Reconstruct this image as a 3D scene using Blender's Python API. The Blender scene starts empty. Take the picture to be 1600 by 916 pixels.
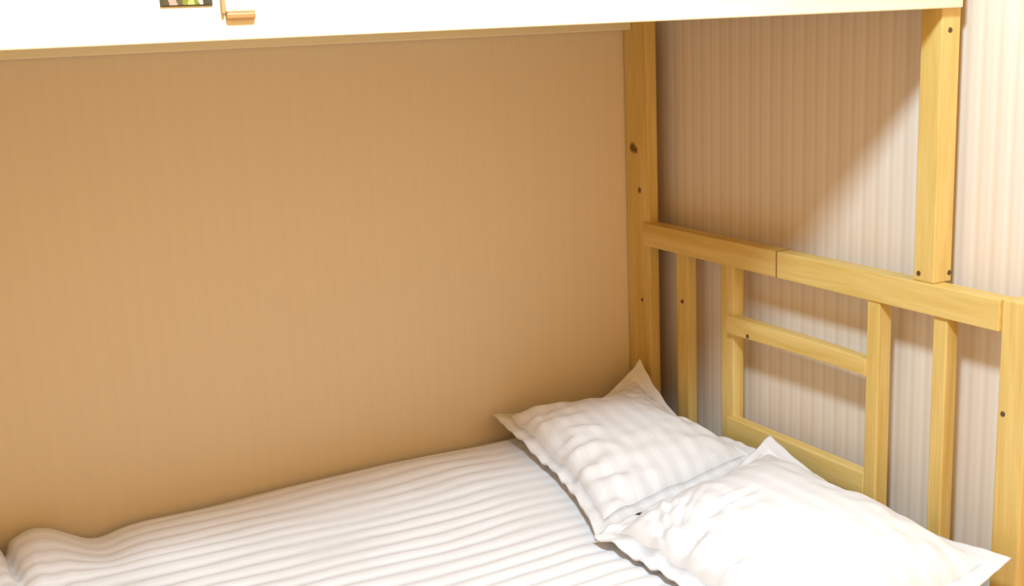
import bpy, bmesh, math, random
from mathutils import Vector, Matrix, noise

random.seed(7)
S = bpy.context.scene
C = bpy.context.collection

# ------------------------------------------------------------------ helpers
def tag(o, label=None, cat=None, group=None, kind=None):
    if label: o['label'] = label
    if cat: o['category'] = cat
    if group: o['group'] = group
    if kind: o['kind'] = kind
    return o

def obj(name, bm, mat, parent=None, smooth=False):
    me = bpy.data.meshes.new(name)
    bmesh.ops.recalc_face_normals(bm, faces=bm.faces)
    bm.to_mesh(me); bm.free()
    if smooth:
        for p in me.polygons: p.use_smooth = True
    me.materials.append(mat)
    o = bpy.data.objects.new(name, me); C.objects.link(o)
    if parent:
        o.parent = parent
        o.matrix_parent_inverse = Matrix.Translation(-parent.location)
    return o

def box(x0, x1, y0, y1, z0, z1, bev=0.0025):
    bm = bmesh.new()
    r = bmesh.ops.create_cube(bm, size=1)
    for v in r['verts']:
        v.co = Vector(((x0+x1)/2 + v.co.x*(x1-x0), (y0+y1)/2 + v.co.y*(y1-y0), (z0+z1)/2 + v.co.z*(z1-z0)))
    if bev:
        bmesh.ops.bevel(bm, geom=list(bm.edges), offset=bev, segments=2, profile=0.5, affect='EDGES')
    return bm

def disc(center, axis, r, depth):
    bm = bmesh.new()
    bmesh.ops.create_cone(bm, cap_ends=True, segments=20, radius1=r, radius2=r*0.82, depth=depth)
    q = Vector((0, 0, 1)).rotation_difference(Vector(axis))
    for v in bm.verts: v.co = q @ v.co + Vector(center)
    return bm

# ------------------------------------------------------------------ materials
def new_mat(name):
    m = bpy.data.materials.new(name); m.use_nodes = True
    nt = m.node_tree
    b = nt.nodes['Principled BSDF']
    return m, nt, b

def N(nt, t, **kw):
    n = nt.nodes.new(t)
    for k, v in kw.items(): setattr(n, k, v)
    return n

def wood(name, axis, c0, c1, knots=(), rough=0.42, scale=1.0):
    """pine: fine grain stretched along one axis; knots = [(x,y,z,r)] in the piece's own coordinates"""
    m, nt, b = new_mat(name)
    tc = N(nt, 'ShaderNodeTexCoord')
    mp = N(nt, 'ShaderNodeMapping')
    sc = [26*scale]*3; sc['xyz'.index(axis)] = 1.6*scale
    mp.inputs['Scale'].default_value = sc
    nt.links.new(tc.outputs['Object'], mp.inputs['Vector'])
    n1 = N(nt, 'ShaderNodeTexNoise'); n1.inputs['Scale'].default_value = 1.3
    n1.inputs['Detail'].default_value = 4; n1.inputs['Distortion'].default_value = 0.6
    nt.links.new(mp.outputs[0], n1.inputs['Vector'])
    n2 = N(nt, 'ShaderNodeTexNoise'); n2.inputs['Scale'].default_value = 6
    n2.inputs['Detail'].default_value = 3
    nt.links.new(mp.outputs[0], n2.inputs['Vector'])
    mx = N(nt, 'ShaderNodeMath', operation='MULTIPLY_ADD')
    mx.inputs[1].default_value = 0.4
    nt.links.new(n2.outputs['Fac'], mx.inputs[0]); nt.links.new(n1.outputs['Fac'], mx.inputs[2])
    cr = N(nt, 'ShaderNodeValToRGB')
    cr.color_ramp.elements[0].position = 0.45; cr.color_ramp.elements[0].color = (*c1, 1)
    cr.color_ramp.elements[1].position = 0.85; cr.color_ramp.elements[1].color = (*c0, 1)
    nt.links.new(mx.outputs[0], cr.inputs[0])
    col = cr.outputs[0]
    for (x, y, z, r) in knots:
        d = N(nt, 'ShaderNodeVectorMath', operation='DISTANCE')
        d.inputs[1].default_value = (x, y, z)
        nt.links.new(tc.outputs['Object'], d.inputs[0])
        mr = N(nt, 'ShaderNodeMapRange')
        mr.inputs['From Min'].default_value = r*0.45; mr.inputs['From Max'].default_value = r
        mr.inputs['To Min'].default_value = 1; mr.inputs['To Max'].default_value = 0
        nt.links.new(d.outputs['Value'], mr.inputs['Value'])
        mm = N(nt, 'ShaderNodeMix', data_type='RGBA')
        nt.links.new(mr.outputs[0], mm.inputs['Factor'])
        nt.links.new(col, mm.inputs['A'])
        mm.inputs['B'].default_value = (0.16, 0.06, 0.015, 1)
        col = mm.outputs['Result']
    nt.links.new(col, b.inputs['Base Color'])
    b.inputs['Roughness'].default_value = rough
    b.inputs['Specular IOR Level'].default_value = 0.35
    bp = N(nt, 'ShaderNodeBump'); bp.inputs['Strength'].default_value = 0.12; bp.inputs['Distance'].default_value = 0.002
    nt.links.new(mx.outputs[0], bp.inputs['Height']); nt.links.new(bp.outputs[0], b.inputs['Normal'])
    return m

def wallpaper(name, axis, base, light, period, contrast):
    """ribbed striped wallpaper"""
    m, nt, b = new_mat(name)
    tc = N(nt, 'ShaderNodeTexCoord')
    sp = N(nt, 'ShaderNodeSeparateXYZ'); nt.links.new(tc.outputs['Object'], sp.inputs[0])
    src = sp.outputs['XYZ'.index(axis)]
    def wave(p, ph):
        a = N(nt, 'ShaderNodeMath', operation='MULTIPLY_ADD')
        a.inputs[1].default_value = 2*math.pi/p; a.inputs[2].default_value = ph
        nt.links.new(src, a.inputs[0])
        s = N(nt, 'ShaderNodeMath', operation='SINE'); nt.links.new(a.outputs[0], s.inputs[0])
        return s.outputs[0]
    w1 = wave(period, 0.3); w2 = wave(period*0.5, 1.1); w3 = wave(period*2.63, 2.0)
    s1 = N(nt, 'ShaderNodeMath', operation='MULTIPLY_ADD'); s1.inputs[1].default_value = 0.75
    nt.links.new(w2, s1.inputs[0]); nt.links.new(w1, s1.inputs[2])
    s2 = N(nt, 'ShaderNodeMath', operation='MULTIPLY_ADD'); s2.inputs[1].default_value = 0.4
    nt.links.new(w3, s2.inputs[0]); nt.links.new(s1.outputs[0], s2.inputs[2])
    mr = N(nt, 'ShaderNodeMapRange')
    mr.inputs['From Min'].default_value = -1.6; mr.inputs['From Max'].default_value = 1.9
    mr.inputs['To Min'].default_value = 0.5-contrast/2; mr.inputs['To Max'].default_value = 0.5+contrast/2
    nt.links.new(s2.outputs[0], mr.inputs['Value'])
    mm = N(nt, 'ShaderNodeMix', data_type='RGBA')
    nt.links.new(mr.outputs[0], mm.inputs['Factor'])
    mm.inputs['A'].default_value = (*base, 1); mm.inputs['B'].default_value = (*light, 1)
    nt.links.new(mm.outputs['Result'], b.inputs['Base Color'])
    b.inputs['Roughness'].default_value = 0.75
    b.inputs['Specular IOR Level'].default_value = 0.15
    bp = N(nt, 'ShaderNodeBump'); bp.inputs['Strength'].default_value = 0.04*contrast; bp.inputs['Distance'].default_value = 0.003
    nt.links.new(s2.outputs[0], bp.inputs['Height']); nt.links.new(bp.outputs[0], b.inputs['Normal'])
    return m

def cotton(name, stripe_axis, period, amt=0.5, col=(0.86, 0.83, 0.82), dark=(0.74, 0.69, 0.67)):
    """white sateen-stripe cotton; stripes vary across stripe_axis (of the UV map)"""
    m, nt, b = new_mat(name)
    uv = N(nt, 'ShaderNodeUVMap'); uv.uv_map = 'UVMap'
    sp = N(nt, 'ShaderNodeSeparateXYZ'); nt.links.new(uv.outputs[0], sp.inputs[0])
    a = N(nt, 'ShaderNodeMath', operation='MULTIPLY'); a.inputs[1].default_value = 2*math.pi/period
    nt.links.new(sp.outputs['XY'.index(stripe_axis)], a.inputs[0])
    s = N(nt, 'ShaderNodeMath', operation='SINE'); nt.links.new(a.outputs[0], s.inputs[0])
    mr = N(nt, 'ShaderNodeMapRange', interpolation_type='SMOOTHSTEP')
    mr.inputs['From Min'].default_value = -0.45; mr.inputs['From Max'].default_value = 0.45
    nt.links.new(s.outputs[0], mr.inputs['Value'])
    f = N(nt, 'ShaderNodeMath', operation='MULTIPLY'); f.inputs[1].default_value = amt
    nt.links.new(mr.outputs[0], f.inputs[0])
    mm = N(nt, 'ShaderNodeMix', data_type='RGBA')
    nt.links.new(f.outputs[0], mm.inputs['Factor'])
    mm.inputs['A'].default_value = (*col, 1); mm.inputs['B'].default_value = (*dark, 1)
    nt.links.new(mm.outputs['Result'], b.inputs['Base Color'])
    b.inputs['Roughness'].default_value = 0.8
    b.inputs['Specular IOR Level'].default_value = 0.2
    tc = N(nt, 'ShaderNodeTexCoord')
    nz = N(nt, 'ShaderNodeTexNoise'); nz.inputs['Scale'].default_value = 28; nz.inputs['Detail'].default_value = 3
    nt.links.new(tc.outputs['Object'], nz.inputs['Vector'])
    bp = N(nt, 'ShaderNodeBump'); bp.inputs['Strength'].default_value = 0.25; bp.inputs['Distance'].default_value = 0.004
    nt.links.new(nz.outputs['Fac'], bp.inputs['Height']); nt.links.new(bp.outputs[0], b.inputs['Normal'])
    return m

def plain(name, col, rough=0.6, metal=0.0):
    m, nt, b = new_mat(name)
    tc = N(nt, 'ShaderNodeTexCoord'); nz = N(nt, 'ShaderNodeTexNoise'); nz.inputs['Scale'].default_value = 40
    nt.links.new(tc.outputs['Object'], nz.inputs['Vector'])
    mm = N(nt, 'ShaderNodeMix', data_type='RGBA')
    nt.links.new(nz.outputs['Fac'], mm.inputs['Factor'])
    mm.inputs['A'].default_value = (*[c*0.88 for c in col], 1); mm.inputs['B'].default_value = (*[min(1, c*1.1) for c in col], 1)
    nt.links.new(mm.outputs['Result'], b.inputs['Base Color'])
    b.inputs['Roughness'].default_value = rough; b.inputs['Metallic'].default_value = metal
    return m

P0, P1 = (0.76, 0.54, 0.19), (0.62, 0.395, 0.09)
pine_x = wood('pine_x', 'x', P0, P1)
pine_y = wood('pine_y', 'y', P0, P1)
pine_z = wood('pine_z', 'z', P0, P1)
pine_back = wood('pine_back_post', 'z', P0, P1, knots=[(0, 0.035, 1.165, 0.017), (0, 0.022, 1.16, 0.011), (0, 0.008, 1.06, 0.010)])
pale_pine = wood('pale_pine', 'x', (0.88, 0.81, 0.60), (0.84, 0.75, 0.50), rough=0.5)
PAPER_D, PAPER_L = (0.71, 0.575, 0.44), (0.845, 0.745, 0.64)
paper_head = wallpaper('wallpaper_head', 'Y', PAPER_D, PAPER_L, 0.036, 0.66)
paper_back = wallpaper('wallpaper_back', 'X', (0.75, 0.61, 0.42), (0.86, 0.73, 0.54), 0.036, 0.14)  # tanner than the head wall paper: warm bunk shade put into the colour
paper_left = wallpaper('wallpaper_left', 'Y', (0.73, 0.55, 0.34), (0.84, 0.67, 0.46), 0.036, 0.16)
plaster = plain('ceiling_plaster', (0.80, 0.76, 0.68), 0.9)
floorm = wood('floor_wood', 'x', (0.55, 0.36, 0.18), (0.42, 0.26, 0.12), scale=0.6)
sheet = cotton('sheet_cotton', 'Y', 0.03, 0.25)
duvet_m = cotton('duvet_cotton', 'Y', 0.047, 0.5)
pillow_m = cotton('pillow_cotton', 'X', 0.045, 0.42)
dark_screw = plain('dark_screw', (0.10, 0.055, 0.02), 0.5)

# ------------------------------------------------------------------ setting
WX, WY = 0.075, 0.07           # head wall plane x, back wall plane y
tag(obj('floor', box(-2.2, WX+0.1, -3.6, WY+0.1, -0.1, 0, 0), floorm), kind='structure')
tag(obj('ceiling', box(-2.2, WX+0.1, -3.6, WY+0.1, 2.6, 2.7, 0), plaster), kind='structure')
tag(obj('wall_back', box(-2.2, WX+0.1, WY, WY+0.1, 0, 2.6, 0), paper_back), kind='structure')
tag(obj('wall_left', box(-2.2, -2.1, -3.6, WY, 0, 2.6, 0), paper_left), kind='structure')  # out of view; added to cut the fill and darken the foot end
tag(obj('wall_right', box(WX, WX+0.1, -3.6, WY, 0, 2.6, 0), paper_head), kind='structure')

# ------------------------------------------------------------------ bunk bed
bed = bpy.data.objects.new('bunk_bed', None); C.objects.link(bed)
bed.location = (-1.0, -0.55, 0)
tag(bed, 'honey pine wooden bunk bed with slatted headboard and pale upper bunk board', 'bunk bed')
RT, RB = 0.981, 0.923          # headboard top rail
FX = -2.02                     # foot end
def part(name, bm, m, parent=bed, **kw): return obj(name, bm, m, parent, **kw)

part('back_post', box(0.0, 0.030, -0.030, 0.067, 0, 1.52), pine_back)
fp = part('front_post', box(0.0, 0.046, -0.950, -0.901, RT, 1.86), pine_z)
cp = part('corner_post', box(0.0, 0.045, -1.165, -1.106, 0, RT), pine_z)
# top rail: two lengths with a visible joint
tr = part('top_rail', box(-0.007, 0.030, -0.519, -0.012, RB, RT, 0.002), pine_y)
tag(part('rail_joint', box(-0.0075, 0.030, -0.5225, -0.5185, RB, RT+0.0005, 0), plain('joint_brown', (0.30, 0.15, 0.03))), 'dark joint line across the rail')
tr2 = part('top_rail', box(-0.007, 0.030, -1.106, -0.5205, RB, RT, 0.002), pine_y)
part('baluster', box(0.014, 0.040, -0.172, -0.124, 0.20, RB+0.02), pine_z)
part('baluster', box(0.006, 0.036, -0.357, -0.312, 0.20, RB+0.01), pine_z)
part('baluster', box(-0.004, 0.030, -0.821, -0.788, 0.20, RB), pine_z)
part('baluster', box(0.0, 0.030, -0.986, -0.953, 0.20, RB), pine_z)
def bent_rail(y0, y1, zt0, zt1, h0, h1, x0, x1, sag=0.0):
    bm = bmesh.new(); n = 14; rings = []
    for i in range(n+1):
        t = i/n; y = y0+(y1-y0)*t; zt = zt0+(zt1-zt0)*t - sag*t**4; h = h0+(h1-h0)*t
        rings.append([bm.verts.new((x, y, z)) for x, z in ((x0, zt), (x1, zt), (x1, zt-h), (x0, zt-h))])
    for a, b in zip(rings, rings[1:]):
        for k in range(4): bm.faces.new((a[k], a[(k+1) % 4], b[(k+1) % 4], b[k]))
    bm.faces.new(rings[0]); bm.faces.new(rings[-1][::-1])
    bmesh.ops.recalc_face_normals(bm, faces=bm.faces)
    ed = [e for e in bm.edges if e.is_manifold and e.calc_face_angle(0) > 1.0]
    bmesh.ops.bevel(bm, geom=ed, offset=0.002, segments=2, profile=0.5, affect='EDGES')
    return bm
part('middle_rail', bent_rail(-0.345, -0.789, 0.806, 0.806, 0.043, 0.034, -0.006, 0.022, 0.006), pine_y)
part('lower_rail', bent_rail(-0.345, -0.789, 0.561, 0.561, 0.052, 0.052, -0.006, 0.022), pine_y)
# upper bunk
ub = part('upper_side_board', box(FX+0.05, 0.034, -0.965, -0.940, 1.478, 1.74), pale_pine)
part('upper_back_rail', box(FX+0.05, -0.0005, 0.030, 0.062, 1.455, 1.62), pale_pine)
part('upper_bed_base', box(FX+0.05, -0.001, -0.926, 0.029, 1.515, 1.535, 0), pine_x)
part('upper_head_board', box(0.008, 0.040, -0.904, -0.031, 1.50, 1.86), pine_y)
# lower frame and foot end
part('side_rail', box(FX+0.05, -0.0005, -1.165, -1.135, 0.20, 0.36), pine_x)
part('side_rail', box(FX+0.05, -0.0005, 0.035, 0.062, 0.20, 0.36), pine_x)
part('lower_bed_base', box(FX+0.05, -0.0005, -1.134, 0.034, 0.22, 0.245, 0), pine_x)
part('foot_post', box(FX, FX+0.049, -0.052, 0.062, 0, 1.86), pine_z)
part('foot_post', box(FX, FX+0.049, -0.950, -0.901, 0, 1.86), pine_z)
part('foot_post', box(FX, FX+0.049, -1.165, -1.106, 0, RT), pine_z)
part('foot_rail', box(FX+0.005, FX+0.04, -1.105, -0.954, RB, RT), pine_y)
part('foot_panel', box(FX+0.01, FX+0.035, -0.904, -0.053, 0.20, RT), pine_y)
# dark screw heads
for (c, ax) in [((0.0, 0.005, 0.778), (-1, 0, 0)),
                ((-0.0005, -0.914, 0.996), (-1, 0, 0)), ((0.040, -0.9505, 0.998), (0, -1, 0)),
                ((-0.0005, -1.118, 0.775), (-1, 0, 0)), ((-0.0065, -0.423, 0.772), (-1, 0, 0)),
                ((0.012, -0.150, 0.80), (-1, 0, 0)), ((0.020, -0.9505, 1.44), (0, -1, 0)),]:
    tag(part('screw', disc(c, ax, 0.0052, 0.002), dark_screw), 'dark screw head')

# ------------------------------------------------------------------ bedding
def fbm(x, y, s, o=3):
    return noise.fractal(Vector((x*s, y*s, 3.7)), 1.0, 2.0, o)

def smooth(a, b, t):
    t = max(0, min(1, (t-a)/(b-a))); return t*t*(3-2*t)

def set_uv(me, fn):
    uv = me.uv_layers.new(name='UVMap')
    for l in me.loops:
        uv.data[l.index].uv = fn(l.vertex_index)

# mattress
bm = box(FX+0.06, -0.022, -1.130, 0.030, 0.246, 0.455, 0)
bmesh.ops.bevel(bm, geom=list(bm.edges), offset=0.03, segments=4, profile=0.6, affect='EDGES')
mt = obj('mattress', bm, sheet, smooth=True)
set_uv(mt.data, lambda i: (mt.data.vertices[i].co.x, mt.data.vertices[i].co.y))
tag(mt, 'white sheeted mattress on the lower bunk underneath the duvet', 'mattress')

# duvet
def WOB(x, y): return 0.030*fbm(x*0.6, y, 2.0, 3) + 0.006*fbm(x*0.8, y, 9, 2)
def duvet_z(x, y):
    z = 0.486
    calm = smooth(-0.42, -0.62, x)
    # soft lengthwise ripples along the stripes
    wob = WOB(x, y)
    z += calm*0.0023*(1+1.1*fbm(x*0.9, y, 5, 2))*math.sin((y+wob)*2*math.pi/0.047)
    z += calm*0.007*fbm(x*0.35, y+0.2*x, 3.2, 3)
    z += calm*0.010*fbm(x, y, 1.7, 2)
    # back edge rolls down towards the wall
    e = smooth(-0.035, 0.052, y)
    z -= 0.022*e*e
    # bunched corner at the foot end by the wall
    by = smooth(-0.30, -0.02, y)
    z += 0.036*math.exp(-((x+1.505)/(0.050 if x < -1.505 else 0.07))**2)*by
    z += 0.036*math.exp(-((x+1.625)/0.055)**2)*by
    z -= 0.016*math.exp(-((x+1.385)/0.05)**2)*by
    z -= 0.034*math.exp(-((x+1.562+0.03*y)/0.009)**2)*by
    z += smooth(-1.40, -1.55, x)*0.003*math.sin(x*2*math.pi/0.055+3*y)*smooth(0,-0.2,y)
    return z
X0, X1, Y0, Y1 = -1.95, -0.30, 0.056, -1.15
nx, ny = 260, 210
bm = bmesh.new(); top = []; bot = []
for j in range(ny+1):
    y = Y0+(Y1-Y0)*j/ny
    rt, rb = [], []
    for i in range(nx+1):
        x = X0+(X1-X0)*i/nx
        z = duvet_z(x, y)
        d = min(i/nx*(X1-X0), (1-i/nx)*(X1-X0), (1-j/ny)*(Y0-Y1), 1)
        ed = 0.012*(1-smooth(0, 0.02, d))
        yy = y
        fr = smooth(-1.08, -1.15, y)
        z -= 0.025*fr*fr
        rt.append(bm.verts.new((x, yy, z-ed)))
        rb.append(bm.verts.new((x, yy, min(0.4565, z-ed-0.004))))
    top.append(rt); bot.append(rb)
for j in range(ny):
    for i in range(nx):
        bm.faces.new((top[j][i], top[j][i+1], top[j+1][i+1], top[j+1][i]))
        bm.faces.new((bot[j][i], bot[j+1][i], bot[j+1][i+1], bot[j][i+1]))
for j in range(ny):
    for i in (0, nx): bm.faces.new((top[j][i], top[j+1][i], bot[j+1][i], bot[j][i]))
for i in range(nx):
    for j in (0, ny): bm.faces.new((top[j][i], top[j][i+1], bot[j][i+1], bot[j][i]))
dv = obj('duvet', bm, duvet_m, smooth=True)
set_uv(dv.data, lambda i: (dv.data.vertices[i].co.x, dv.data.vertices[i].co.y + WOB(dv.data.vertices[i].co.x, dv.data.vertices[i].co.y)))
tag(dv, 'white striped duvet spread flat over the lower bunk, bunched at its left corner', 'duvet')

# pillows
def pillow(label, c_bl, c_br, c_fl, c_fr, H, seed, rest, wr, seam=0.016, fan=None):
    """corners: back-left, back-right(headboard), front-left, front-right (x,y,z)"""
    cs = [Vector(c) for c in (c_bl, c_br, c_fl, c_fr)]
    FU, FV = 0.86, 0.90
    def base(u, v):
        uu = u*(1-(0.15 if u < 0 else 0.03)*(1-v*v)*abs(u)); vv = v*(1-0.012*(1-u*u))
        a, b = (uu+1)/2, (vv+1)/2
        p = (cs[0]*(1-a)+cs[1]*a)*(1-b) + (cs[2]*(1-a)+cs[3]*a)*b
        zs = rest+seam
        w = (abs(u)*abs(v))**1.4
        p.z = zs + (p.z-zs)*w
        return p
    def h(u, v):
        a = max(0, 1-(abs(u)/FU)**2.3); b = max(0, 1-(abs(v)/FV)**2.3)
        return H*(a*b)**0.5
    def wrk(u, v):
        x, y = u*0.25, v*0.32
        edge = max(abs(u)/FU, abs(v)/FV)
        k = smooth(0.15, 0.9, edge)
        r = 0.004*fbm(x+seed, y, 7, 3) + 0.010*fbm(x+seed*2, y, 3.5, 2)
        # puckers running in from the open (left) end
        left = smooth(-0.05, -0.8, u)
        r += wr*left*(0.35+k)*noise.noise(Vector((x*5+y*6, (y-0.8*x)*26+seed, seed)))
        if fan:
            fu, fv = fan
            du, dv = u-fu, (v-fv)*1.3
            rad = math.hypot(du, dv); ang = math.atan2(dv, du)
            q = smooth(0.12, 0.3, rad)*(1-smooth(0.55, 1.0, rad))
            t = noise.noise(Vector((ang*5.2, rad*1.1, seed)))
            r += 0.012*q*(0.5-math.sqrt(t*t+0.008)*2.2)
        r += wr*0.6*k*noise.noise(Vector((x*22, y*22, seed+5)))
        return r
    def top_pt(u, v):
        p = base(u, v); hh = h(u, v)
        p.z += 0.85*hh + wrk(u, v)*min(1, 0.35+hh/H*1.5)
        p.z = max(p.z, rest+0.004)
        return p
    def bot_pt(u, v):
        p = base(u, v); hh = h(u, v)
        p.z = max(rest, min(p.z-0.5*hh, top_pt(u, v).z-0.003))
        return p
    root = bpy.data.objects.new('pillow', None); C.objects.link(root)
    ctr = sum(cs, Vector())/4
    root.location = (ctr.x, ctr.y, rest)
    tag(root, label, 'pillow', 'white pillows at the headboard')
    n = 90
    # padded body
    bm = bmesh.new(); T, B, uvs = {}, {}, {}
    g = [-1+2*i/n for i in range(n+1)]
    # concentrate samples near the seam
    def rm(t): return math.copysign(1-(1-abs(t))**1.5, t)
    order = []
    for j, gv in enumerate(g):
        for i, gu in enumerate(g):
            u, v = rm(gu)*FU, rm(gv)*FV
            T[i, j] = bm.verts.new(top_pt(u, v)); order.append((u, v))
            if i in (0, n) or j in (0, n): B[i, j] = T[i, j]
            else: B[i, j] = bm.verts.new(bot_pt(u, v)); order.append((u, v))
    for j in range(n):
        for i in range(n):
            bm.faces.new((T[i, j], T[i+1, j], T[i+1, j+1], T[i, j+1]))
            try: bm.faces.new((B[i, j], B[i, j+1], B[i+1, j+1], B[i+1, j]))
            except ValueError: pass
    body = obj('pillow_body', bm, pillow_m, root, smooth=True)
    set_uv(body.data, lambda i: (order[i][0]*0.25, order[i][1]*0.32))
    # flat flange round the seam
    bm = bmesh.new(); order2 = []
    m = 60; rings = []
    per = []
    for k in range(4*m):
        s, t = divmod(k, m); t = -1+2*t/m
        per.append([(t, -1), (1, t), (-t, 1), (-1, -t)][s])
    def ring(f, dz):
        vs = []
        for (a, b) in per:
            u = a*(FU-0.004+(1-FU+0.004)*f); v = b*(FV-0.004+(1-FV+0.004)*f)
            p = top_pt(u, v)
            p.z += dz + (0.009 if u < -0.5 else 0.004)*f*noise.noise(Vector((a*9+seed, b*9, 2)))
            p.z = max(p.z, rest+0.001+max(0, dz))
            vs.append(bm.verts.new(p)); order2.append((u, v))
        return vs
    R = [ring(f, 0.0018) for f in (0, .33, .66, .9, 1)] + [ring(f, -0.0018) for f in (1, .9, .66, .33, 0)]
    for q in range(len(R)):
        A, D = R[q], R[(q+1) % len(R)]
        for k in range(4*m):
            bm.faces.new((A[k], A[(k+1) % (4*m)], D[(k+1) % (4*m)], D[k]))
    fl = obj('flange', bm, pillow_m, root, smooth=True)
    set_uv(fl.data, lambda i: (order2[i][0]*0.25, order2[i][1]*0.32))
    return root

pillow('white striped pillow in the far corner, pointed corner raised against the back post',
       (-0.425, 0.045, 0.540), (-0.030, -0.025, 0.632), (-0.555, -0.640, 0.505), (-0.040, -0.515, 0.530), 0.105, 1.3, 0.494, 0.016)
pillow('white pillow nearest the front of the bed, puckered at its left end',
       (-0.570, -0.655, 0.512), (-0.030, -0.530, 0.575), (-0.62, -1.30, 0.51), (-0.055, -1.195, 0.545), 0.135, 4.1, 0.496, 0.013, 0.012, (-0.95, -0.30))

# ------------------------------------------------------------------ things fixed on the upper board
YB = -0.9652
card = bpy.data.objects.new('picture_card', None); C.objects.link(card); card.location = (-1.328, YB, 1.519)
tag(card, 'small dark bordered picture card on the pale upper bunk board', 'picture card')
def colour_patch(name):
    m, nt, b = new_mat(name)
    tc = N(nt, 'ShaderNodeTexCoord')
    nz = N(nt, 'ShaderNodeTexNoise'); nz.inputs['Scale'].default_value = 70
    nt.links.new(tc.outputs['Object'], nz.inputs['Vector'])
    sp = N(nt, 'ShaderNodeSeparateXYZ'); nt.links.new(tc.outputs['Object'], sp.inputs[0])
    mr = N(nt, 'ShaderNodeMapRange'); mr.inputs['From Min'].default_value = -1.358; mr.inputs['From Max'].default_value = -1.300
    nt.links.new(sp.outputs[0], mr.inputs['Value'])
    ad = N(nt, 'ShaderNodeMath', operation='MULTIPLY_ADD'); ad.inputs[1].default_value = 0.24
    nt.links.new(nz.outputs['Fac'], ad.inputs[0]); nt.links.new(mr.outputs[0], ad.inputs[2])
    cr = N(nt, 'ShaderNodeValToRGB'); cr.color_ramp.interpolation = 'CONSTANT'
    cols = [(0, (0.07, 0.05, 0.02)), (0.20, (0.40, 0.26, 0.18)), (0.40, (0.09, 0.07, 0.03)), (0.54, (0.20, 0.19, 0.015)),
            (0.66, (0.36, 0.36, 0.10)), (0.80, (0.18, 0.16, 0.02)), (0.88, (0.5, 0.46, 0.33)), (1.0, (0.05, 0.04, 0.02))]
    for i, (ps, c) in enumerate(cols):
        e = cr.color_ramp.elements[i] if i < 2 else cr.color_ramp.elements.new(ps)
        e.position = ps; e.color = (*c, 1)
    nt.links.new(ad.outputs[0], cr.inputs[0]); nt.links.new(cr.outputs[0], b.inputs['Base Color'])
    b.inputs['Roughness'].default_value = 0.4
    return m
obj('card_frame', box(-1.361, -1.296, YB-0.0022, YB, 1.5218, 1.60, 0.0006), plain('card_border', (0.055, 0.045, 0.02), 0.5), card)
tag(obj('picture', box(-1.358, -1.300, YB-0.0030, YB-0.0023, 1.5235, 1.597, 0), colour_patch('card_print'), card), 'printed picture with pink and olive patches')

peg = bpy.data.objects.new('wooden_holder', None); C.objects.link(peg); peg.location = (-1.262, YB, 1.503)
tag(peg, 'small light wooden cup holder with brown base, fixed right of the picture card', 'holder')
bm = bmesh.new()
prof = [(-0.0195, 0.0), (0.0195, 0.0), (0.0235, 0.09), (-0.0235, 0.09)]
f = [bm.verts.new((-1.262+a, YB-0.007, 1.513+b)) for a, b in prof]
g2 = [bm.verts.new((-1.262+a, YB, 1.511+b)) for a, b in prof]
bm.faces.new(f); bm.faces.new(g2[::-1])
for k in range(4): bm.faces.new((f[k], g2[k], g2[(k+1) % 4], f[(k+1) % 4]))
bmesh.ops.bevel(bm, geom=list(bm.edges), offset=0.002, segments=2, profile=0.5, affect='EDGES')
obj('holder_body', bm, plain('holder_pale', (0.78, 0.66, 0.40), 0.5), peg)
tag(obj('holder_base', box(-1.281, -1.243, YB-0.008, YB, 1.503, 1.5128, 0.003), plain('holder_brown', (0.42, 0.20, 0.06), 0.5), peg), 'brown rounded base')
obj('holder_side', box(-1.2862, -1.2820, YB-0.0075, YB, 1.511, 1.60, 0.001), plain('holder_side_brown', (0.45, 0.26, 0.09), 0.5), peg)

# ------------------------------------------------------------------ light
def area(name, loc, target, size, power, col):
    l = bpy.data.lights.new(name, 'AREA'); l.shape = 'DISK'; l.size = size; l.energy = power; l.color = col
    o = bpy.data.objects.new(name, l); C.objects.link(o)
    o.location = loc
    o.rotation_euler = (Vector(target)-Vector(loc)).to_track_quat('-Z', 'Y').to_euler()
    return o
area('ceiling_lamp', (-1.25, -1.81, 2.45), (-0.6, -0.8, 0.5), 0.26, 57, (0.62, 0.83, 1.0))

w = bpy.data.worlds.new('World'); S.world = w; w.use_nodes = True
bg = w.node_tree.nodes['Background']
bg.inputs[0].default_value = (1.0, 0.56, 0.17, 1); bg.inputs[1].default_value = 1.75

# ------------------------------------------------------------------ camera
yaw, pit, rol = math.radians(27.841), math.radians(12.548), math.radians(-2.417)
F = Vector((math.sin(yaw)*math.cos(pit), math.cos(yaw)*math.cos(pit), -math.sin(pit)))
R = Vector((math.cos(yaw), -math.sin(yaw), 0)); U = R.cross(F)
R2 = R*math.cos(rol)+U*math.sin(rol); U2 = -R*math.sin(rol)+U*math.cos(rol)
cam = bpy.data.cameras.new('Camera'); co = bpy.data.objects.new('Camera', cam); C.objects.link(co)
M = Matrix((R2, U2, -F)).transposed().to_4x4(); M.translation = Vector((-1.714, -2.529, 1.487))
co.matrix_world = M
cam.sensor_width = 36; cam.lens = 1906.6/1600*36; cam.clip_start = 0.02
S.camera = co

S.view_settings.view_transform = 'Standard'
S.view_settings.look = 'None'
S.view_settings.exposure = 0.0
S.view_settings.gamma = 1.0
S.view_settings.use_curve_mapping = False
